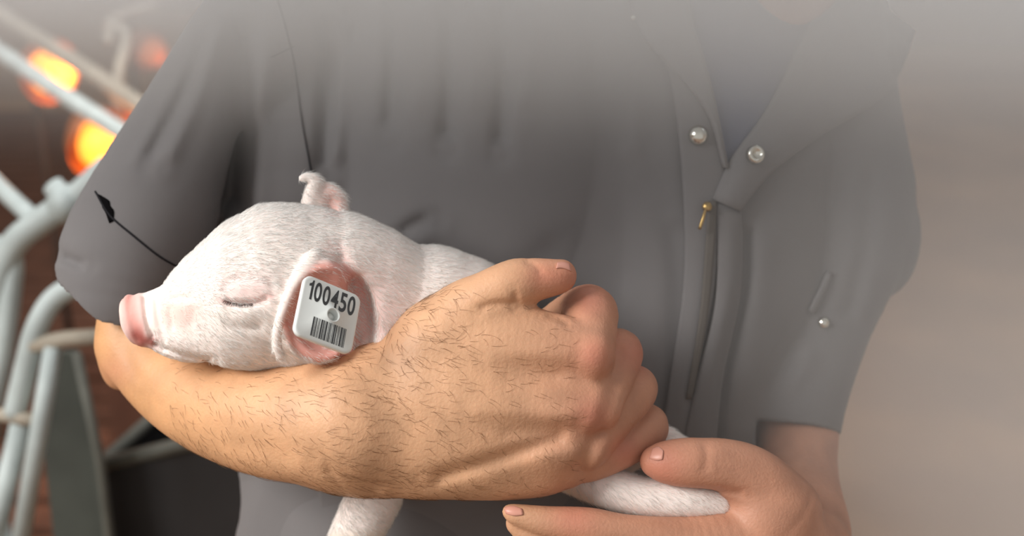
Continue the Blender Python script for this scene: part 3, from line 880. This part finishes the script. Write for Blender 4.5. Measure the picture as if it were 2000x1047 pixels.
# lashes
treeP = bvh(VP, QP)
ls = []
for i in range(26):
    q = i / 25
    ls.append(front(treeP, 440 + 52 * q, 586 + 7 * math.sin(q * 2.2), -1.0))
ls = np.array(ls)
dl = np.stack([np.linspace(-0.35, 0.5, 26) + RNG.normal(0, 0.12, 26), np.full(26, -0.55), np.full(26, -0.8)], 1)
dl /= np.linalg.norm(dl, axis=1)[:, None]
el = strands('eyelashes', ls, dl, np.tile([0, -0.8, 0.6], (26, 1)), RNG.uniform(8, 15, 26), 0.8, np.tile([0, -0.1, 0.18], (26, 1)), M['lash'], piglet, 3)
tag(el, 'dark lashes of the closed eye', kind='stuff')

# ================================================================== the ear tag
ctr = pt(640, 615, -112)
U = np.array([97.0, 62.3, -45.0]); W = np.array([-12.0, -59.3, -108.0])
SIDE = np.linalg.norm(U); U /= SIDE; W = W / np.linalg.norm(W)
NRM = np.cross(U, W); NRM /= np.linalg.norm(NRM)
if NRM[1] > 0: NRM = -NRM
sc_ = 1 - 112 / DU
SIDE *= sc_ * 1.045
def tagp(u, v, n): return ctr + SIDE * (u * U + v * W) + n * NRM
tg = empty('ear_tag', tuple(to_world(ctr[None])[0]))
tag(tg, 'white square plastic ear tag printed 100450 above a barcode', 'ear tag')
def rr(half, rad, n=8):
    out = []
    for cx, cy, a0 in ((1, 1, 0), (-1, 1, 90), (-1, -1, 180), (1, -1, 270)):
        for i in range(n + 1):
            th = math.radians(a0 + 90 * i / n)
            out.append((cx * (half - rad) + rad * math.cos(th), cy * (half - rad) + rad * math.sin(th)))
    return out
rings = []
hole_c, hole_r = (0.075, -0.015), 0.1
for half, hgt in ((0.470, -7.5), (0.5, -5.5), (0.5, 1.5), (0.488, 3.2), (0.468, 3.8)):
    rings.append([tagp(x, y, hgt) for x, y in rr(half, 0.13)])
n_ = len(rings[0])
# inner ring: hole rim
def hole_ring(r, hgt):
    out = []
    for j in range(n_):
        th = 2 * math.pi * j / n_ + 0.64; out.append(tagp(hole_c[0] + r * math.cos(th), hole_c[1] + r * math.sin(th), hgt))
    return out
rings += [hole_ring(0.122, 3.8), hole_ring(0.117, 5.2), hole_ring(0.098, 5.2), hole_ring(0.092, 2.0), hole_ring(0.084, -11.0), hole_ring(0.002, -11.5)]
Vt = np.array([q for r in rings for q in r])
Ft = [(i * n_ + j, i * n_ + (j + 1) % n_, (i + 1) * n_ + (j + 1) % n_, (i + 1) * n_ + j) for i in range(len(rings) - 1) for j in range(n_)]
plate = mesh_np('plate', to_world(Vt), np.array(Ft), M['tag'], tg, smooth=False)
lathe('stud', [(0.1, -26), (6, -26), (6.5, -2), (0.1, -2)], tagp(hole_c[0], hole_c[1], -4), M['tag'], tg, NRM, 16)
# number
u0 = -0.405
wch = [0.10, 0.148, 0.148, 0.148, 0.145, 0.15]
for ch, w in zip('100450', wch):
    cu = bpy.data.curves.new('digit', 'FONT'); cu.body = ch; cu.size = 1.0; cu.resolution_u = 6; cu.offset = 0.02
    ob = bpy.data.objects.new('digit', cu); COL.objects.link(ob)
    bpy.context.view_layer.update()
    me = bpy.data.meshes.new_from_object(ob.evaluated_get(bpy.context.evaluated_depsgraph_get()))
    bpy.data.objects.remove(ob); bpy.data.curves.remove(cu)
    if ch == '1':
        me = bpy.data.meshes.new('printed_digit')
        me.from_pydata([(0.5, 0, 0), (1, 0, 0), (1, 1, 0), (0.66, 1, 0), (0.5, 0.86, 0), (0, 0.78, 0), (0, 0.66, 0), (0.5, 0.69, 0)], [], [(0, 1, 2, 3, 4, 7), (4, 5, 6, 7)])
    n = len(me.vertices); co = np.zeros(n * 3); me.vertices.foreach_get('co', co); co = co.reshape(-1, 3)
    lo, hi = co.min(0), co.max(0)
    x = u0 + (co[:, 0] - lo[0]) / (hi[0] - lo[0]) * (w - 0.022)
    y = -0.115 - (co[:, 1] - lo[1]) / (hi[1] - lo[1]) * 0.325
    loc = np.array([tagp(a1, b1, 4.15) for a1, b1 in zip(x, y)])
    me.vertices.foreach_set('co', to_world(loc).ravel()); me.update()
    me.name = 'printed_digit'
    link('printed_digit', me, M['print'], tg, smooth=False)
    u0 += w
# barcode
widths = [3, 1, 1, 1, 2, 2, 1, 1, 1, 2, 3, 1, 2, 1, 1, 1, 3, 2, 1, 1, 2, 1, 1, 2, 1, 1, 3, 1, 2, 2, 1, 1, 1, 2, 3, 1, 1, 1, 2, 1, 1]
tot = sum(widths); u = -0.235; Vb = []; Fb = []
for i, w in enumerate(widths):
    du = 0.575 * w / tot
    if i % 2 == 0:
        k = len(Vb)
        Vb += [tagp(u, 0.125, 4.15), tagp(u + du, 0.125, 4.15), tagp(u + du, 0.44, 4.15), tagp(u, 0.44, 4.15)]
        Fb.append((k, k + 1, k + 2, k + 3))
    u += du
bc = mesh_np('barcode', to_world(np.array(Vb)), np.array(Fb), M['print'], tg, smooth=False)
bc['label'] = 'printed black barcode'

# ================================================================== crates behind
def wbar(name, pts, r, m_, parent, n=6):
    return tube(name, [at(*p) for p in pts], r, m_, parent, seg=12, n=n)
def down(p, name, r, m_, parent):
    """post from a picture point straight down to the floor"""
    a1 = at(*p); return tube(name, [a1, Vector((a1.x, a1.y, 0.0))], r, m_, parent, n=1)

G1 = empty('crate_gate', (at(-60, 520, 1.35).x, at(-60, 520, 1.35).y, 0))
tag(G1, 'pale galvanised pipe gate with a big bent corner tube beside the sleeve', 'gate', 'galvanised pipe gates at the crates')
wbar('top_tube', [(215, 325, 1.32), (150, 385, 1.33), (80, 432, 1.34), (25, 480, 1.35), (-5, 560, 1.36), (-20, 700, 1.38), (-40, 840, 1.40)], 0.0155, M['galv'], G1)
wbar('cross_tube', [(-40, 325, 1.5), (20, 385, 1.42), (80, 440, 1.34)], 0.0105, M['galv'], G1, 1)
wbar('stub', [(103, 362, 1.34), (150, 412, 1.335)], 0.0125, M['galv'], G1, 1)
wbar('end_tube', [(-30, 470, 1.37), (20, 500, 1.36), (22, 560, 1.36), (2, 700, 1.37), (-20, 800, 1.38)], 0.0125, M['galv'], G1)
wbar('corner_collar', [(150, 385, 1.33), (112, 412, 1.335)], 0.0185, M['galv'], G1, 1)
down((-40, 840, 1.40), 'post', 0.0155, M['galv'], G1)

G2 = empty('crate_gate', (at(60, 800, 1.25).x, at(60, 800, 1.25).y, 0))
tag(G2, 'pale pipe gate with rounded top and upright bars under the elbow', 'gate', 'galvanised pipe gates at the crates')
wbar('bent_tube', [(235, 545, 1.25), (170, 553, 1.25), (110, 580, 1.25), (72, 640, 1.25), (50, 720, 1.26), (28, 812, 1.27)], 0.0120, M['galv'], G2)
wbar('cross_tube', [(62, 674, 1.25), (130, 662, 1.25), (240, 655, 1.25)], 0.0090, M['galv_dull'], G2, 1)
wbar('upright', [(104, 676, 1.25), (80, 820, 1.26), (40, 1060, 1.28)], 0.0098, M['galv'], G2, 1)
wbar('upright', [(40, 830, 1.27), (0, 1000, 1.28), (-20, 1080, 1.29)], 0.0110, M['galv'], G2, 1)
wbar('clamp_bar', [(-30, 806, 1.27), (40, 816, 1.265), (82, 822, 1.26)], 0.0070, M['galv_dull'], G2, 1)
down((40, 1060, 1.28), 'post', 0.0098, M['galv'], G2)
down((-20, 1080, 1.29), 'post', 0.0110, M['galv'], G2)

# dark panels
def slab(name, poly, th, material, parent=None):
    """flat sheet through world points, given a thickness away from the viewer"""
    P = [Vector(q) for q in poly]
    nn = (P[1] - P[0]).cross(P[2] - P[0]).normalized()
    if nn.dot(Vector(AX_F)) < 0: nn = -nn
    k = len(P)
    vs_ = [tuple(q) for q in P] + [tuple(q + nn * th) for q in P]
    fs = [tuple(range(k)), tuple(range(2 * k - 1, k - 1, -1))] + [(i, k + i, k + (i + 1) % k, (i + 1) % k) for i in range(k)]
    me = bpy.data.meshes.new(name); me.from_pydata(vs_, [], fs)
    bm_ = bmesh.new(); bm_.from_mesh(me); bmesh.ops.recalc_face_normals(bm_, faces=bm_.faces); bm_.to_mesh(me); bm_.free()
    return link(name, me, material, parent, smooth=False)
def drop(p): return Vector((p.x, p.y, 0.0))
a1, b1, c1, d1 = at(118, 690, 1.36), at(150, 690, 1.36), at(196, 900, 1.40), at(85, 880, 1.40)
fl1, fl2 = drop(at(200, 1060, 1.42)), drop(at(70, 1060, 1.42))
pn = empty('sheet_panel', (fl1.x, fl1.y, 0)); tag(pn, 'dark green-grey sheet panel standing behind the pipe gate', 'panel')
slab('sheet', [a1, b1, c1, fl1, fl2, d1], 0.012, M['panel'], pn)
tube('edge_strip', [b1, c1, fl1], 0.006, M['rim'], pn, seg=8, n=1)

tl, tr = at(196, 908, 1.46), at(480, 838, 1.40)
bn = empty('stall_box', ((tl.x + tr.x) / 2, (tl.y + tr.y) / 2, 0)); tag(bn, 'dark plastic stall box with a worn pale rim under the forearm', 'box')
back_off = Vector((0.10, 0.42, 0))
for nm, a2, e2 in (('front_side', tl, tr), ('end_side', tl, tl + back_off), ('end_side', tr, tr + back_off), ('rear_side', tl + back_off, tr + back_off)):
    slab(nm, [a2, e2, drop(e2), drop(a2)], 0.012, M['bin'], bn)
cr = [tl, tr, tr + back_off, tl + back_off]
for i in range(4): tube('rim', [cr[i], cr[(i + 1) % 4]], 0.009, M['rim'] , bn, seg=10, n=1)

# long rails of the farrowing crates further back
for (nm, lab, pts, r, pst) in (
    ('crate_rail', 'dull pipe rail running past the hooked rod', [(-140, -60, 3.1), (60, 66, 2.8), (175, 140, 2.62), (330, 245, 2.42)], 0.019, (-60, -9, 2.97)),
    ('crate_rail', 'paler pipe rail passing between the two glowing lamps', [(-140, 5, 2.6), (60, 142, 2.35), (160, 208, 2.22), (330, 318, 2.05)], 0.0165, (-90, 40, 2.53))):
    e_ = empty(nm, drop(at(*pst))); tag(e_, lab, 'rail', 'crate rails behind the person')
    wbar('rail', pts, r, M['galv_dull'] if 'hooked' in lab else M['galv'], e_, 2)
    down(pts[0], 'post', r, M['galv_dull'], e_); down(pts[-1], 'post', r, M['galv_dull'], e_)
hk = empty('hooked_rod', drop(at(228, 170, 2.6))); tag(hk, 'grey steel rod bent into a hook above the crate rail', 'rod')
wbar('rod', [(226, 185, 2.58), (234, 130, 2.6), (246, 80, 2.62), (240, 56, 2.63), (226, 52, 2.63), (214, 64, 2.63), (211, 82, 2.63)], 0.0115, M['galv_dull'], hk)
down((226, 185, 2.58), 'rod_foot', 0.0115, M['galv_dull'], hk)
wbar('loop', [(205, 46, 2.7), (250, 22, 2.75), (310, 8, 2.8)], 0.009, M['galv_dull'], hk)

# creep boxes with infrared lamps
def creep(px_, py_, dist, label, tilt, light, w=0.5, dep=0.4):
    c = at(px_, py_, dist)
    zt = max(0.15, c.z - 0.10)
    e = empty('heat_lamp', (c.x, c.y, 0)); tag(e, label, 'lamp', 'infrared lamps over the crates')
    prof = [(0.001, 0.062), (0.03, 0.056), (0.05, 0.04), (0.06, 0.018), (0.062, 0.0), (0.055, -0.02), (0.035, -0.05), (0.02, -0.07)]
    d = Vector(tilt).normalized(); q = d.to_track_quat('Z', 'Y')
    def turn(name, prof_, mm, par):
        vs_, fs = [], []
        for r, h in prof_:
            for j in range(20):
                th = 2 * math.pi * j / 20
                vs_.append(tuple(c + q @ Vector((r * math.cos(th), r * math.sin(th), h))))
        for i in range(len(prof_) - 1):
            for j in range(20): fs.append((i * 20 + j, i * 20 + (j + 1) % 20, (i + 1) * 20 + (j + 1) % 20, (i + 1) * 20 + j))
        me = bpy.data.meshes.new(name); me.from_pydata(vs_, [], fs); return link(name, me, mm, par)
    turn('bulb', prof, M['bulb'] if light > 1 else M['dimbulb'], e)
    turn('reflector', [(0.026, -0.10), (0.05, -0.07), (0.075, -0.03), (0.085, 0.005), (0.087, 0.005), (0.077, -0.032), (0.05, -0.075), (0.026, -0.104)], M['lamp_spill'], e)
    turn('socket', [(0.02, -0.07), (0.024, -0.075), (0.024, -0.12), (0.001, -0.122)], M['socket'], e)
    b0 = c + q @ Vector((0, 0, -0.115))
    tube('bracket', [b0, b0 + Vector((0.0, 0.05, -0.04)), Vector((b0.x, b0.y + 0.06, 0.0))], 0.012, M['socket'], e, seg=8, n=4)
    l = bpy.data.lights.new('lamp_glow', 'POINT'); l.energy = light; l.color = (1.0, 0.36, 0.08); l.shadow_soft_size = 0.06
    lo = bpy.data.objects.new('lamp_glow', l); COL.objects.link(lo); lo.location = c + d * 0.09; lo.parent = e; lo.matrix_parent_inverse = Matrix.Translation(-Vector(e.location))
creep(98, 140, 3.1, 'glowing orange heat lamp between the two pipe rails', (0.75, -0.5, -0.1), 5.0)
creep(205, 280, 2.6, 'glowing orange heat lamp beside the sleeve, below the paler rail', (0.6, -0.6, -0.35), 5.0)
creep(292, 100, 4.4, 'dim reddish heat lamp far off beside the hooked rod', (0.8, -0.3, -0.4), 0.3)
for i, (px_, py_, dist, w, dep, lab) in enumerate(((236, 222, 2.72, 0.17, 0.12, 'brown creep board lit orange beside the sleeve'),)):
    c = at(px_, py_, dist)
    e = empty('creep_box', (c.x, c.y, 0)); tag(e, lab, 'box')
    h = w / 2
    lid = [(c.x - h, c.y - dep / 2), (c.x + h, c.y - dep / 2), (c.x + h, c.y + dep / 2), (c.x - h, c.y + dep / 2)]
    z = c.z
    box('lid', (c.x - h, c.y - dep / 2, z - 0.015), (c.x + h, c.y + dep / 2, z + 0.006), M['board'], e)
    box('front', (c.x - h, c.y - dep / 2, 0), (c.x + h, c.y - dep / 2 + 0.012, z - 0.015), M['board'], e)
    for sx in (-1, 1): box('side', (c.x + sx * h - 0.006, c.y - dep / 2 + 0.012, 0), (c.x + sx * h + 0.006, c.y + dep / 2, z - 0.015), M['board'], e)

# slatted crate floor at the left
for i in range(40):
    y = 0.7 + i * 0.13
    s = box('slat', (-3.6, y, 0.0), (-0.55, y + 0.10, 0.03), M['slatm'], bpy.data.objects['floor'])

# ================================================================== added haze volume, stands in for a white overlay fade
hz = box('haze', (-1.1, -0.14, 0.7), (1.2, 1.1, 1.6), None)
tag(hz, 'added haze volume imitating a pale white fade at the top and right', 'haze', kind='stuff')
hm = bpy.data.materials.new('haze'); hm.use_nodes = True
nt = hm.node_tree; nt.nodes.clear()
out = nt.nodes.new('ShaderNodeOutputMaterial')
vsn = nt.nodes.new('ShaderNodeVolumeScatter')
vsn.inputs['Color'].default_value = (0.985, 0.95, 0.915, 1); vsn.inputs['Anisotropy'].default_value = -0.35
tc = nt.nodes.new('ShaderNodeTexCoord'); sx_ = nt.nodes.new('ShaderNodeSeparateXYZ')
nt.links.new(tc.outputs['Object'], sx_.inputs[0])
def ramp(sock, a, b_, lo, hi):
    m_ = nt.nodes.new('ShaderNodeMapRange'); m_.interpolation_type = 'SMOOTHSTEP'
    m_.inputs[1].default_value, m_.inputs[2].default_value, m_.inputs[3].default_value, m_.inputs[4].default_value = a, b_, lo, hi
    nt.links.new(sock, m_.inputs[0]); return m_.outputs[0]
def mth(op, a, b_):
    m_ = nt.nodes.new('ShaderNodeMath'); m_.operation = op
    for i, q in enumerate((a, b_)):
        if isinstance(q, (int, float)): m_.inputs[i].default_value = q
        else: nt.links.new(q, m_.inputs[i])
    return m_.outputs[0]
HX = mth('MULTIPLY', ramp(sx_.outputs['X'], 0.02, 0.26, 0.0, 1.5), ramp(sx_.outputs['Y'], 0.15, 0.5, 1.0, 0.05))      # thicker towards the alley
HZ = mth('MULTIPLY', ramp(sx_.outputs['Z'], 1.285, 1.41, 0.0, 8.2), ramp(sx_.outputs['X'], -0.5, -0.1, 0.22, 1.0))      # thicker overhead
HY = ramp(sx_.outputs['Y'], -0.14, 0.0, 0.0, 1.0)
nt.links.new(mth('MULTIPLY', mth('ADD', HX, HZ), HY), vsn.inputs['Density'])
nt.links.new(vsn.outputs[0], out.inputs['Volume'])
hz.data.materials.append(hm)
hm.cycles.volume_step_rate = 0.9
